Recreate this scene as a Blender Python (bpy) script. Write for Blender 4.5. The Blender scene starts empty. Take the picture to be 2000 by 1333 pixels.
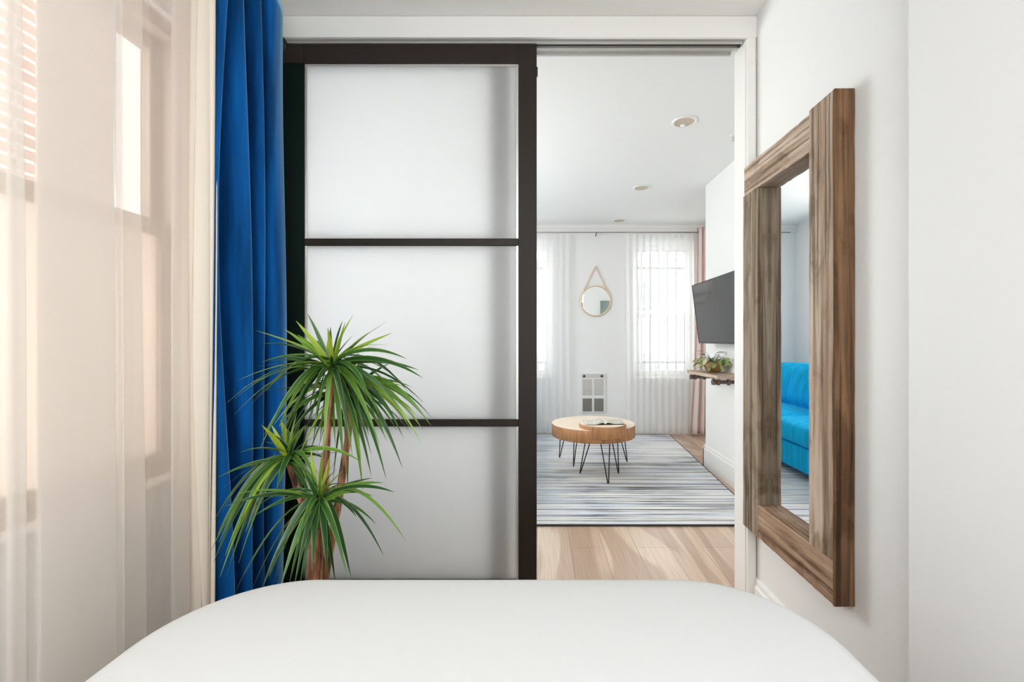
import bpy, bmesh, math, random
from mathutils import Vector, Matrix
C = bpy.context.scene.collection
S = bpy.context.scene
PI = math.pi
F, CX, CY, HC = 880.0, 1050.0, 664.0, 1.2      # focal length and principal point in pixels, eye height

# ---------------------------------------------------------------- camera, sky, light, exposure
cam = bpy.data.cameras.new('camera'); cam.sensor_width = 36; cam.lens = 36*F/2000
cam.shift_x = (1000-CX)/2000; cam.shift_y = -(666.5-CY)/2000; cam.clip_start = 0.02
co = bpy.data.objects.new('camera', cam); C.objects.link(co)
co.location = (0, 0, HC); co.rotation_euler = (PI/2, 0, 0); S.camera = co

W = bpy.data.worlds.new('sky'); S.world = W; W.use_nodes = True
bg = W.node_tree.nodes['Background']; bg.inputs[0].default_value = (0.965, 0.988, 1.0, 1); bg.inputs[1].default_value = 3.2
S.view_settings.view_transform = 'Standard'; S.view_settings.look = 'None'
S.view_settings.gamma = 1; S.view_settings.exposure = 0.77; S.view_settings.use_curve_mapping = False
cy = S.cycles
cy.use_denoising = True
cy.max_bounces = 14; cy.diffuse_bounces = 8; cy.glossy_bounces = 5; cy.transmission_bounces = 8
cy.transparent_max_bounces = 24; cy.sample_clamp_indirect = 6; cy.caustics_reflective = False; cy.caustics_refractive = True

def portal(name, loc, rot, sx, sy):
    l = bpy.data.lights.new(name, 'AREA'); l.shape = 'RECTANGLE'; l.size = sx; l.size_y = sy
    l.cycles.is_portal = True
    o = bpy.data.objects.new(name, l); C.objects.link(o); o.location = loc; o.rotation_euler = rot
# daylight through the window openings; rear, left rear and side windows are added
portal('daylight_left', (-1.47, 1.135, 1.5), (0, -PI/2, 0), 1.7, 1.1)
portal('daylight_left_rear', (-1.47, -0.55, 1.5), (0, -PI/2, 0), 1.7, 1.1)
portal('daylight_living_right', (1.61, 5.96, 1.6), (-PI/2, 0, 0), 0.9, 1.9)
portal('daylight_living_left', (-0.24, 5.96, 1.6), (-PI/2, 0, 0), 0.9, 1.9)
portal('daylight_living_side', (-1.54, 3.6, 1.62), (0, -PI/2, 0), 1.65, 2.5)
portal('daylight_rear', (-0.15, -1.92, 1.6), (PI/2, 0, 0), 1.9, 1.7)

def fill_light(name, loc, rot, sx, sy, watts, col=(1.0, 0.985, 0.955)):
    l = bpy.data.lights.new(name, 'AREA'); l.shape = 'RECTANGLE'; l.size = sx; l.size_y = sy; l.energy = watts; l.color = col
    o = bpy.data.objects.new(name, l); C.objects.link(o); o.location = loc; o.rotation_euler = rot
# fill lamp added outside the side window to brighten the living room
fill_light('fill_side', (-1.75, 3.6, 1.75), (0, -PI/2, 0), 1.6, 2.6, 46)

# ---------------------------------------------------------------- materials
def new_mat(name):
    m = bpy.data.materials.new(name); m.use_nodes = True
    return m, m.node_tree, m.node_tree.nodes['Principled BSDF']
def N(nt, t, **kw):
    n = nt.nodes.new(t)
    for k, v in kw.items():
        if k in n.inputs: n.inputs[k].default_value = v
        else: setattr(n, k, v)
    return n
def plain(name, col, rough=0.6, metal=0.0, bump=0.0, bscale=60, var=0.0, **kw):
    m, nt, b = new_mat(name)
    b.inputs['Base Color'].default_value = (*col, 1); b.inputs['Roughness'].default_value = rough
    b.inputs['Metallic'].default_value = metal
    for k, v in kw.items(): b.inputs[k].default_value = v
    if bump or var:
        tc = N(nt, 'ShaderNodeTexCoord'); nz = N(nt, 'ShaderNodeTexNoise', Scale=bscale, Detail=6.0)
        nt.links.new(tc.outputs['Object'], nz.inputs['Vector'])
        if bump:
            bp = N(nt, 'ShaderNodeBump', Strength=bump, Distance=0.01)
            nt.links.new(nz.outputs['Fac'], bp.inputs['Height']); nt.links.new(bp.outputs[0], b.inputs['Normal'])
        if var:
            rp = ramp(nt, nz.outputs['Fac'], [(0.3, tuple(c*(1-var) for c in col)), (0.7, tuple(min(1, c*(1+var)) for c in col))])
            nt.links.new(rp, b.inputs['Base Color'])
    return m
def ramp(nt, fac, stops):
    r = nt.nodes.new('ShaderNodeValToRGB'); cr = r.color_ramp
    while len(cr.elements) < len(stops): cr.elements.new(0.5)
    for e, (p, c) in zip(cr.elements, stops): e.position = p; e.color = (*c, 1)
    nt.links.new(fac, r.inputs[0]); return r.outputs[0]
def mapping(nt, scale, src='Object', rot=(0, 0, 0), loc=(0, 0, 0)):
    tc = N(nt, 'ShaderNodeTexCoord'); mp = nt.nodes.new('ShaderNodeMapping')
    mp.inputs['Scale'].default_value = scale; mp.inputs['Rotation'].default_value = rot; mp.inputs['Location'].default_value = loc
    nt.links.new(tc.outputs[src], mp.inputs[0]); return mp.outputs[0]
def mixc(nt, fac, a, b, mode='MIX'):
    m = nt.nodes.new('ShaderNodeMix'); m.data_type = 'RGBA'; m.blend_type = mode
    for sock, v in ((m.inputs[0], fac), (m.inputs[6], a), (m.inputs[7], b)):
        if hasattr(v, 'links'): nt.links.new(v, sock)
        elif isinstance(v, tuple): sock.default_value = (*v, 1)
        else: sock.default_value = v
    return m.outputs[2]

def wood_weathered(name, grain, light, mid, dark, seed=0.0):
    """sawn reclaimed timber, grain along axis `grain` (0 x, 1 y, 2 z)"""
    m, nt, b = new_mat(name)
    s = [26.0]*3; s[grain] = 0.8
    v = mapping(nt, tuple(s), loc=(seed, seed*1.7, seed*2.3))
    n1 = N(nt, 'ShaderNodeTexNoise', Scale=1.3, Detail=8.0, Roughness=0.62, Distortion=0.7); nt.links.new(v, n1.inputs['Vector'])
    c1 = ramp(nt, n1.outputs['Fac'], [(0.30, dark), (0.44, mid), (0.58, light), (0.75, tuple(min(1, c*1.16) for c in light))])
    s2 = [7.0]*3; s2[grain] = 2.2
    v2 = mapping(nt, tuple(s2), loc=(seed+3, seed, 1))
    n2 = N(nt, 'ShaderNodeTexNoise', Scale=1.0, Detail=4.0); nt.links.new(v2, n2.inputs['Vector'])
    f2 = ramp(nt, n2.outputs['Fac'], [(0.42, (0, 0, 0)), (0.68, (1, 1, 1))])
    s3 = [90.0]*3; s3[grain] = 1.5
    v3 = mapping(nt, tuple(s3), loc=(seed, 0, seed))
    n3 = N(nt, 'ShaderNodeTexNoise', Scale=1.0, Detail=5.0, Distortion=0.4); nt.links.new(v3, n3.inputs['Vector'])
    f3 = ramp(nt, n3.outputs['Fac'], [(0.38, (0.30, 0.28, 0.26)), (0.47, (1, 1, 1))])
    c2 = mixc(nt, f2, c1, mixc(nt, 0.65, c1, mid))
    c3 = mixc(nt, 0.75, c2, f3, 'MULTIPLY')
    s4 = [9.0]*3; s4[grain] = 4.5
    v4 = mapping(nt, tuple(s4), loc=(seed*3, 5, seed)); n4 = N(nt, 'ShaderNodeTexNoise', Scale=1.0, Detail=5.0, Roughness=0.6, Distortion=0.5); nt.links.new(v4, n4.inputs['Vector'])
    f4 = ramp(nt, n4.outputs['Fac'], [(0.36, (0.52, 0.47, 0.40)), (0.48, (0.92, 0.90, 0.88)), (0.62, (1, 1, 1))])
    c3 = mixc(nt, 0.9, c3, f4, 'MULTIPLY')
    nt.links.new(c3, b.inputs['Base Color']); b.inputs['Roughness'].default_value = 0.72; b.inputs['Specular IOR Level'].default_value = 0.2
    bp = N(nt, 'ShaderNodeBump', Strength=0.5, Distance=0.004)
    nt.links.new(n1.outputs['Fac'], bp.inputs['Height']); nt.links.new(bp.outputs[0], b.inputs['Normal'])
    return m

M = {}
M['wall'] = plain('white_wall_paint', (0.82, 0.82, 0.815), 0.55, bump=0.03, bscale=180)
M['ceil'] = plain('white_ceiling_paint', (0.83, 0.825, 0.81), 0.7, bump=0.03, bscale=160)
M['trim'] = plain('white_gloss_trim', (0.84, 0.83, 0.81), 0.35)
M['door'] = plain('espresso_door_finish', (0.022, 0.015, 0.011), 0.5, bump=0.04, bscale=90, **{'Specular IOR Level': 0.25})
M['door_shaded_green'] = plain('door_shading_green_black', (0.0015, 0.010, 0.007), 0.6, **{'Specular IOR Level': 0.12})  # dark green shading of the brown left stiles, put into their colour
M['alu'] = plain('brushed_aluminium', (0.62, 0.61, 0.58), 0.35, metal=0.6)
M['slot'] = plain('dark_track_slot', (0.05, 0.045, 0.04), 0.6)
M['black'] = plain('black_metal', (0.015, 0.015, 0.016), 0.38, metal=0.4)
M['taupe'] = plain('taupe_window_paint', (0.50, 0.40, 0.32), 0.5, var=0.05, bscale=8)
M['winwhite'] = plain('white_window_paint', (0.80, 0.80, 0.79), 0.4)
M['sheet'] = plain('white_cotton', (0.73, 0.73, 0.728), 0.85, bump=0.06, bscale=14)
M['bark'] = None
M['tvb'] = plain('tv_bezel_plastic', (0.02, 0.021, 0.023), 0.3)
M['screen'] = plain('tv_screen_glass', (0.018, 0.019, 0.019), 0.10, **{'Specular IOR Level': 0.9})
M['lamp_in'] = plain('beige_lamp_reflector', (0.55, 0.47, 0.36), 0.5)
M['ply'] = plain('pale_tabletop_wood', (0.84, 0.70, 0.56), 0.35, var=0.06, bscale=7)
M['paper'] = plain('magazine_paper', (0.62, 0.60, 0.52), 0.5, var=0.25, bscale=22)
M['page'] = plain('page_edges', (0.86, 0.85, 0.82), 0.7)
M['heat_dark'] = plain('heater_louvre_grey', (0.26, 0.25, 0.22), 0.5)
M['pipe'] = plain('dark_pipe', (0.14, 0.10, 0.085), 0.5, metal=0.4)
M['gold'] = plain('pale_gold_metal', (0.78, 0.60, 0.38), 0.4, metal=0.35)
M['strap'] = plain('tan_strap', (0.66, 0.48, 0.34), 0.7)
M['cable'] = plain('grey_cable', (0.45, 0.45, 0.46), 0.6)
M['pot'] = plain('grey_planter', (0.3, 0.3, 0.3), 0.6)
M['soil'] = plain('soil', (0.05, 0.035, 0.025), 0.95, bump=0.5, bscale=40)
M['terracotta'] = plain('brown_gold_bowl', (0.36, 0.20, 0.09), 0.4, var=0.35, bscale=18)
M['lining'] = plain('cream_lining_cloth', (0.70, 0.62, 0.54), 0.9, bump=0.05, bscale=200)
M['hem'] = plain('cream_hem', (0.74, 0.66, 0.57), 0.9)
M['plaster'] = plain('pale_render', (0.34, 0.33, 0.32), 0.9)
M['bwin'] = plain('outside_window_glass', (0.12, 0.13, 0.14), 0.3)
M['art'] = plain('grey_green_paint', (0.27, 0.33, 0.31), 0.6, var=0.15, bscale=4)
M['rodgrey'] = plain('brushed_nickel', (0.36, 0.34, 0.32), 0.4, metal=0.5)
M['iron'] = plain('pale_iron', (0.03, 0.03, 0.032), 0.5)

def glass_clear():
    m, nt, b = new_mat('window_glass'); nt.nodes.remove(b)
    out = nt.nodes['Material Output']; t = N(nt, 'ShaderNodeBsdfTransparent', Color=(0.97, 0.98, 0.97, 1)); g = N(nt, 'ShaderNodeBsdfGlossy', Roughness=0.03)
    mx = N(nt, 'ShaderNodeMixShader'); mx.inputs[0].default_value = 0.05
    nt.links.new(t.outputs[0], mx.inputs[1]); nt.links.new(g.outputs[0], mx.inputs[2]); nt.links.new(mx.outputs[0], out.inputs[0])
    return m
M['glass'] = glass_clear()
def cloth(name, col, opacity, trans=0.5):
    m, nt, b = new_mat(name); nt.nodes.remove(b)
    out = nt.nodes['Material Output']
    t = N(nt, 'ShaderNodeBsdfTransparent', Color=(1, 1, 1, 1)); d = N(nt, 'ShaderNodeBsdfDiffuse', Color=(*col, 1)); l = N(nt, 'ShaderNodeBsdfTranslucent', Color=(*col, 1))
    a = N(nt, 'ShaderNodeMixShader'); a.inputs[0].default_value = trans
    nt.links.new(d.outputs[0], a.inputs[1]); nt.links.new(l.outputs[0], a.inputs[2])
    mx = N(nt, 'ShaderNodeMixShader')
    # fine voile weave: threads cover a share of the cloth, a little uneven
    v = mapping(nt, (1.5, 1.5, 0.4)); nz = N(nt, 'ShaderNodeTexNoise', Scale=3.0, Detail=3.0); nt.links.new(v, nz.inputs['Vector'])
    mr = N(nt, 'ShaderNodeMapRange'); mr.inputs['To Min'].default_value = opacity-0.05; mr.inputs['To Max'].default_value = opacity+0.05
    nt.links.new(nz.outputs['Fac'], mr.inputs['Value']); nt.links.new(mr.outputs[0], mx.inputs[0])
    nt.links.new(t.outputs[0], mx.inputs[1]); nt.links.new(a.outputs[0], mx.inputs[2]); nt.links.new(mx.outputs[0], out.inputs[0])
    return m
M['sheer'] = cloth('beige_white_voile', (0.90, 0.872, 0.840), 0.54)
M['sheer_white'] = cloth('white_voile', (0.95, 0.95, 0.95), 0.62)
M['pink'] = cloth('dusty_pink_cloth', (0.92, 0.82, 0.78), 0.985, 0.3)
M['cream_pane'] = cloth('cream_frosted_pane', (0.93, 0.90, 0.845), 0.98, 0.75)

def frosted(name='frosted_door_glass'):
    m, nt, b = new_mat(name); nt.nodes.remove(b)
    out = nt.nodes['Material Output']
    r = N(nt, 'ShaderNodeBsdfRefraction', Roughness=0.24, IOR=1.2, Color=(0.98, 0.98, 0.98, 1))
    l = N(nt, 'ShaderNodeBsdfTranslucent', Color=(0.93, 0.93, 0.93, 1)); d = N(nt, 'ShaderNodeBsdfDiffuse', Color=(0.95, 0.95, 0.95, 1))
    g = N(nt, 'ShaderNodeBsdfGlossy', Roughness=0.25)
    a = N(nt, 'ShaderNodeMixShader'); a.inputs[0].default_value = 0.22
    nt.links.new(l.outputs[0], a.inputs[1]); nt.links.new(d.outputs[0], a.inputs[2])
    c = N(nt, 'ShaderNodeMixShader'); c.inputs[0].default_value = 0.80
    nt.links.new(r.outputs[0], c.inputs[1]); nt.links.new(a.outputs[0], c.inputs[2])
    e = N(nt, 'ShaderNodeMixShader'); e.inputs[0].default_value = 0.03
    nt.links.new(c.outputs[0], e.inputs[1]); nt.links.new(g.outputs[0], e.inputs[2]); nt.links.new(e.outputs[0], out.inputs[0])
    return m
M['frost'] = frosted()

def velvet(name, col, sheen=0.6, bright=1.9, rim=None, lo=0.6, hi=1.35):
    m, nt, b = new_mat(name)
    lw = N(nt, 'ShaderNodeLayerWeight', Blend=0.35)
    v = mapping(nt, (9, 9, 0.9)); nz = N(nt, 'ShaderNodeTexNoise', Scale=2.0, Detail=5.0); nt.links.new(v, nz.inputs['Vector'])
    base = ramp(nt, nz.outputs['Fac'], [(0.38, tuple(c*lo for c in col)), (0.62, tuple(min(1, c*hi) for c in col))])
    nt.links.new(base, b.inputs['Base Color']); b.inputs['Roughness'].default_value = 0.85
    b.inputs['Specular IOR Level'].default_value = 0.1
    b.inputs['Sheen Weight'].default_value = sheen; b.inputs['Sheen Roughness'].default_value = 0.3
    b.inputs['Sheen Tint'].default_value = (*(rim or tuple(min(1, c*bright) for c in col)), 1)
    return m
M['blue'] = velvet('royal_blue_velvet', (0.002, 0.082, 0.29), 1.0, rim=(0.5, 0.85, 1.0))
M['sofa'] = velvet('azure_velvet', (0.004, 0.42, 0.78), 0.35, rim=(0.2, 0.7, 1.0), lo=0.88, hi=1.12)

def mirror_mat():
    m, nt, b = new_mat('silvered_mirror')
    b.inputs['Base Color'].default_value = (0.93, 0.94, 0.94, 1); b.inputs['Metallic'].default_value = 1; b.inputs['Roughness'].default_value = 0.0
    return m
M['mirror'] = mirror_mat()

def floor_mat():
    m, nt, b = new_mat('oak_floor_planks')
    v = mapping(nt, (1, 1, 1), rot=(0, 0, PI/2))
    br = N(nt, 'ShaderNodeTexBrick', Scale=1.0); br.offset = 0.37
    br.inputs['Brick Width'].default_value = 1.3; br.inputs['Row Height'].default_value = 0.19
    br.inputs['Mortar Size'].default_value = 0.0012; br.inputs['Mortar Smooth'].default_value = 0.1; br.inputs['Bias'].default_value = 0
    br.inputs['Color1'].default_value = (0.74, 0.58, 0.45, 1); br.inputs['Color2'].default_value = (0.64, 0.475, 0.355, 1); br.inputs['Mortar'].default_value = (0.30, 0.20, 0.13, 1)
    nt.links.new(v, br.inputs['Vector'])
    v2 = mapping(nt, (1.0, 0.16, 1))
    nz = N(nt, 'ShaderNodeTexNoise', Scale=3.2, Detail=2.0, Distortion=0.6); nt.links.new(v2, nz.inputs['Vector'])
    mm = N(nt, 'ShaderNodeMath', operation='MULTIPLY'); mm.inputs[1].default_value = 26.0; nt.links.new(nz.outputs['Fac'], mm.inputs[0])
    sn = N(nt, 'ShaderNodeMath', operation='SINE'); nt.links.new(mm.outputs[0], sn.inputs[0])
    g = ramp(nt, sn.outputs[0], [(0.05, (0.74, 0.68, 0.64)), (0.6, (1, 1, 1))])
    v3 = mapping(nt, (120, 3, 1)); n3 = N(nt, 'ShaderNodeTexNoise', Scale=1.0, Detail=4.0); nt.links.new(v3, n3.inputs['Vector'])
    g3 = ramp(nt, n3.outputs['Fac'], [(0.35, (0.8, 0.78, 0.76)), (0.6, (1, 1, 1))])
    c = mixc(nt, 0.8, mixc(nt, 0.9, br.outputs['Color'], g, 'MULTIPLY'), g3, 'MULTIPLY')
    nt.links.new(c, b.inputs['Base Color']); b.inputs['Roughness'].default_value = 0.33; b.inputs['Specular IOR Level'].default_value = 0.8
    return m
M['floor'] = floor_mat()

def rug_mat():
    m, nt, b = new_mat('striped_rug_pile')
    v = mapping(nt, (0.55, 46, 1)); n1 = N(nt, 'ShaderNodeTexNoise', Scale=1.6, Detail=6.0, Roughness=0.66, Distortion=0.15); nt.links.new(v, n1.inputs['Vector'])
    v2 = mapping(nt, (1.2, 2.0, 1)); n2 = N(nt, 'ShaderNodeTexNoise', Scale=1.5, Detail=3.0); nt.links.new(v2, n2.inputs['Vector'])
    v3 = mapping(nt, (0.8, 9, 1), loc=(4, 2, 0)); n3 = N(nt, 'ShaderNodeTexNoise', Scale=1.3, Detail=4.0); nt.links.new(v3, n3.inputs['Vector'])
    ad = N(nt, 'ShaderNodeMath', operation='MULTIPLY_ADD'); ad.inputs[1].default_value = 0.35; nt.links.new(n2.outputs['Fac'], ad.inputs[0]); nt.links.new(n1.outputs['Fac'], ad.inputs[2])
    f = ramp(nt, ad.outputs[0], [(0.50, (0.012, 0.014, 0.025)), (0.555, (0.10, 0.115, 0.15)), (0.60, (0.52, 0.54, 0.57)), (0.68, (0.84, 0.84, 0.83))])
    tint = ramp(nt, n3.outputs['Fac'], [(0.42, (1.0, 0.985, 0.96)), (0.66, (0.86, 0.90, 1.0))])
    v4 = mapping(nt, (0.4, 62, 1), loc=(7, 3, 0)); n4 = N(nt, 'ShaderNodeTexNoise', Scale=1.0, Detail=3.0, Distortion=0.2); nt.links.new(v4, n4.inputs['Vector'])
    thin = ramp(nt, n4.outputs['Fac'], [(0.37, (0.06, 0.065, 0.08)), (0.43, (1, 1, 1))]); f = mixc(nt, 0.9, f, thin, 'MULTIPLY')
    c = mixc(nt, 0.85, f, tint, 'MULTIPLY')
    nt.links.new(c, b.inputs['Base Color']); b.inputs['Roughness'].default_value = 0.95; b.inputs['Specular IOR Level'].default_value = 0.1
    bp = N(nt, 'ShaderNodeBump', Strength=0.6, Distance=0.006); nt.links.new(n1.outputs['Fac'], bp.inputs['Height']); nt.links.new(bp.outputs[0], b.inputs['Normal'])
    return m
M['rug'] = rug_mat()
M['rug_edge'] = plain('dark_rug_binding', (0.045, 0.045, 0.055), 0.9)

def brick_mat():
    m, nt, b = new_mat('pale_brick')
    v = mapping(nt, (1, 1, 1), rot=(PI/2, 0, PI/2))
    tc = N(nt, 'ShaderNodeTexCoord'); sx = N(nt, 'ShaderNodeSeparateXYZ'); cb = N(nt, 'ShaderNodeCombineXYZ')
    nt.links.new(tc.outputs['Object'], sx.inputs[0]); nt.links.new(sx.outputs['Y'], cb.inputs['X']); nt.links.new(sx.outputs['Z'], cb.inputs['Y'])
    br = N(nt, 'ShaderNodeTexBrick', Scale=1.0); br.inputs['Brick Width'].default_value = 0.30; br.inputs['Row Height'].default_value = 0.10; br.inputs['Mortar Size'].default_value = 0.012
    br.inputs['Color1'].default_value = (0.30, 0.19, 0.15, 1); br.inputs['Color2'].default_value = (0.22, 0.13, 0.10, 1); br.inputs['Mortar'].default_value = (0.45, 0.40, 0.36, 1)
    nt.links.new(cb.outputs[0], br.inputs['Vector']); nt.links.new(br.outputs['Color'], b.inputs['Base Color']); b.inputs['Roughness'].default_value = 0.9
    return m
M['brick'] = brick_mat()

def slab_side():
    m, nt, b = new_mat('table_edge_wood')
    v = mapping(nt, (14, 14, 2.5)); n = N(nt, 'ShaderNodeTexNoise', Scale=2.0, Detail=6.0); nt.links.new(v, n.inputs['Vector'])
    c = ramp(nt, n.outputs['Fac'], [(0.3, (0.28, 0.115, 0.040)), (0.55, (0.45, 0.215, 0.085)), (0.75, (0.55, 0.30, 0.14))])
    nt.links.new(c, b.inputs['Base Color']); b.inputs['Roughness'].default_value = 0.45
    return m
M['slab'] = slab_side()

def bark_mat():
    m, nt, b = new_mat('ringed_bark')
    v = mapping(nt, (60, 60, 9)); n = N(nt, 'ShaderNodeTexNoise', Scale=1.0, Detail=5.0); nt.links.new(v, n.inputs['Vector'])
    c = ramp(nt, n.outputs['Fac'], [(0.36, (0.035, 0.018, 0.012)), (0.5, (0.30, 0.12, 0.06)), (0.68, (0.58, 0.29, 0.16))])
    nt.links.new(c, b.inputs['Base Color']); b.inputs['Roughness'].default_value = 0.7
    bp = N(nt, 'ShaderNodeBump', Strength=0.5, Distance=0.006); nt.links.new(n.outputs['Fac'], bp.inputs['Height']); nt.links.new(bp.outputs[0], b.inputs['Normal'])
    return m
M['bark'] = bark_mat()

def leaf_mat(name, stops, edge):
    m, nt, b = new_mat(name)
    uv = N(nt, 'ShaderNodeUVMap'); sx = N(nt, 'ShaderNodeSeparateXYZ'); nt.links.new(uv.outputs[0], sx.inputs[0])
    base = ramp(nt, sx.outputs['Y'], stops)
    e = ramp(nt, sx.outputs['X'], [(0.0, (1, 1, 1)), (0.16, (0, 0, 0)), (0.84, (0, 0, 0)), (1.0, (1, 1, 1))])
    c = mixc(nt, e, base, mixc(nt, 0.6, base, edge))
    nt.links.new(c, b.inputs['Base Color']); b.inputs['Roughness'].default_value = 0.32
    l = N(nt, 'ShaderNodeBsdfTranslucent'); nt.links.new(c, l.inputs[0])
    mx = N(nt, 'ShaderNodeMixShader'); mx.inputs[0].default_value = 0.25
    nt.links.new(b.outputs[0], mx.inputs[1]); nt.links.new(l.outputs[0], mx.inputs[2]); nt.links.new(mx.outputs[0], nt.nodes['Material Output'].inputs[0])
    return m
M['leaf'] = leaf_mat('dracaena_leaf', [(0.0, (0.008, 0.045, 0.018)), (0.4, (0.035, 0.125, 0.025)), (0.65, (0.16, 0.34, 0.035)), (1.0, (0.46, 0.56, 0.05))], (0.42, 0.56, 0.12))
M['pothos'] = leaf_mat('variegated_leaf', [(0.0, (0.14, 0.25, 0.06)), (0.5, (0.36, 0.46, 0.14)), (1.0, (0.75, 0.75, 0.45))], (0.10, 0.20, 0.05))

L_, Mi, D_ = (0.56, 0.45, 0.355), (0.33, 0.225, 0.155), (0.10, 0.060, 0.038)
M['wv'] = wood_weathered('reclaimed_wood_upright', 2, L_, Mi, D_, 1.0)
M['wv2'] = wood_weathered('reclaimed_wood_upright_grey', 2, (0.38, 0.31, 0.235), (0.24, 0.18, 0.125), (0.09, 0.065, 0.045), 5.0)
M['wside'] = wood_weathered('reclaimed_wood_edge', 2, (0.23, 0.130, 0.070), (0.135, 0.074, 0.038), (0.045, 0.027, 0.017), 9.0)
M['wy'] = wood_weathered('reclaimed_wood_rail', 1, (0.57, 0.46, 0.375), (0.44, 0.325, 0.24), (0.20, 0.13, 0.09), 3.0)
M['wy2'] = wood_weathered('reclaimed_wood_lower_rail', 1, (0.48, 0.34, 0.24), (0.33, 0.20, 0.125), (0.13, 0.075, 0.045), 7.0)
M['shelf'] = wood_weathered('shelf_board', 1, (0.66, 0.54, 0.45), (0.52, 0.40, 0.32), (0.32, 0.23, 0.18), 2.0)

# ---------------------------------------------------------------- mesh helpers
def obj(name, bm, m, parent=None, smooth=False, bevel=0.0, seg=2):
    me = bpy.data.meshes.new(name); bmesh.ops.recalc_face_normals(bm, faces=bm.faces)
    bm.to_mesh(me); bm.free()
    o = bpy.data.objects.new(name, me); C.objects.link(o)
    for mm in (m if isinstance(m, (list, tuple)) else [m]): me.materials.append(mm)
    if smooth:
        for p in me.polygons: p.use_smooth = True
    if bevel:
        md = o.modifiers.new('bevel', 'BEVEL'); md.width = bevel; md.segments = seg; md.limit_method = 'ANGLE'; md.angle_limit = math.radians(40)
    if parent is not None:
        o.parent = parent; o.matrix_parent_inverse = Matrix.Translation(parent.location).inverted() if parent.type == 'EMPTY' else Matrix()
    return o
def B(): return bmesh.new()
def box(bm, x0, x1, y0, y1, z0, z1):
    v = [bm.verts.new(p) for p in ((x0,y0,z0),(x1,y0,z0),(x1,y1,z0),(x0,y1,z0),(x0,y0,z1),(x1,y0,z1),(x1,y1,z1),(x0,y1,z1))]
    for f in ((0,3,2,1),(4,5,6,7),(0,1,5,4),(1,2,6,5),(2,3,7,6),(3,0,4,7)): bm.faces.new([v[i] for i in f])
    return bm
def bx(*a): return box(B(), *a)
def tube(bm, pts, r, n=10, cap=True):
    pts = [Vector(p) for p in pts]; rs = r if isinstance(r, (list, tuple)) else [r]*len(pts)
    up = None; rings = []
    for i, p in enumerate(pts):
        t = (pts[min(i+1, len(pts)-1)] - pts[max(i-1, 0)]).normalized()
        if up is None: up = t.orthogonal().normalized()
        up = (up - t*up.dot(t)).normalized(); s = t.cross(up)
        rings.append([bm.verts.new(p + (up*math.cos(a)+s*math.sin(a))*rs[i]) for a in [2*PI*k/n for k in range(n)]])
    for a, b in zip(rings, rings[1:]):
        for k in range(n): bm.faces.new((a[k], a[(k+1) % n], b[(k+1) % n], b[k]))
    if cap: bm.faces.new(rings[0][::-1]); bm.faces.new(rings[-1])
    return bm
def lathe(bm, prof, c, axis='z', n=40):
    """profile (r, h) turned about an axis through c"""
    c = Vector(c); rings = []
    def P(r, h, a):
        u, w = r*math.cos(a), r*math.sin(a)
        return c + (Vector((u, w, h)) if axis == 'z' else Vector((u, h, w)) if axis == 'y' else Vector((h, u, w)))
    for r, h in prof:
        rings.append([bm.verts.new(P(0, h, 0))] if r < 1e-6 else [bm.verts.new(P(r, h, 2*PI*k/n)) for k in range(n)])
    for a, b in zip(rings, rings[1:]):
        for k in range(n):
            k2 = (k+1) % n
            if len(a) == 1 and len(b) == 1: continue
            if len(a) == 1: bm.faces.new((a[0], b[k], b[k2]))
            elif len(b) == 1: bm.faces.new((a[k], a[k2], b[0]))
            else: bm.faces.new((a[k], a[k2], b[k2], b[k]))
    return bm
def grid(bm, rows):
    vs = [[bm.verts.new(p) for p in r] for r in rows]
    for a, b in zip(vs, vs[1:]):
        for k in range(len(a)-1): bm.faces.new((a[k], a[k+1], b[k+1], b[k]))
    return bm
def tag(o, label=None, cat=None, group=None, kind=None):
    if label: o['label'] = label
    if cat: o['category'] = cat
    if group: o['group'] = group
    if kind: o['kind'] = kind
    return o
def thing(name, label, cat, loc, group=None, kind=None):
    o = bpy.data.objects.new(name, None); C.objects.link(o); o.location = loc; o.empty_display_size = 0.1
    return tag(o, label, cat, group, kind)
def struct(name, bm, m, label, cat, **k): return tag(obj(name, bm, m, **k), label, cat, kind='structure')
def P(px, py, Y): return Vector(((px-CX)/F*Y, Y, HC-(py-CY)/F*Y))
def cushion(x0, x1, y0, y1, z0, z1, r=0.05, puff=0.015, n=14):
    """soft rounded block"""
    bm = B(); bmesh.ops.create_cube(bm, size=2); bmesh.ops.subdivide_edges(bm, edges=bm.edges[:], cuts=n, use_grid_fill=True)
    c = Vector(((x0+x1)/2, (y0+y1)/2, (z0+z1)/2)); h = Vector(((x1-x0)/2, (y1-y0)/2, (z1-z0)/2)); r = min(r, *h)
    for v in bm.verts:
        q = v.co.copy(); p = Vector((q.x*h.x, q.y*h.y, q.z*h.z))
        k = Vector([max(-(h[i]-r), min(h[i]-r, p[i])) for i in range(3)]); d = p-k
        if d.length > 1e-6: p = k + d.normalized()*r*min(1, d.length/r if sum(abs(e) > 1e-6 for e in d) == 1 else 1)
        b = (1-q.x**2)*(1-q.y**2); p.z += puff*b*(1 if q.z > 0 else -1)*(abs(q.z))
        b2 = (1-q.z**2)*(1-q.y**2); p.x += puff*b2*q.x
        v.co = p + c
    return bm

HB = 2.663          # ceiling height
YD, YD2 = 2.05, 2.16  # dividing wall faces
XR = 0.99
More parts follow.
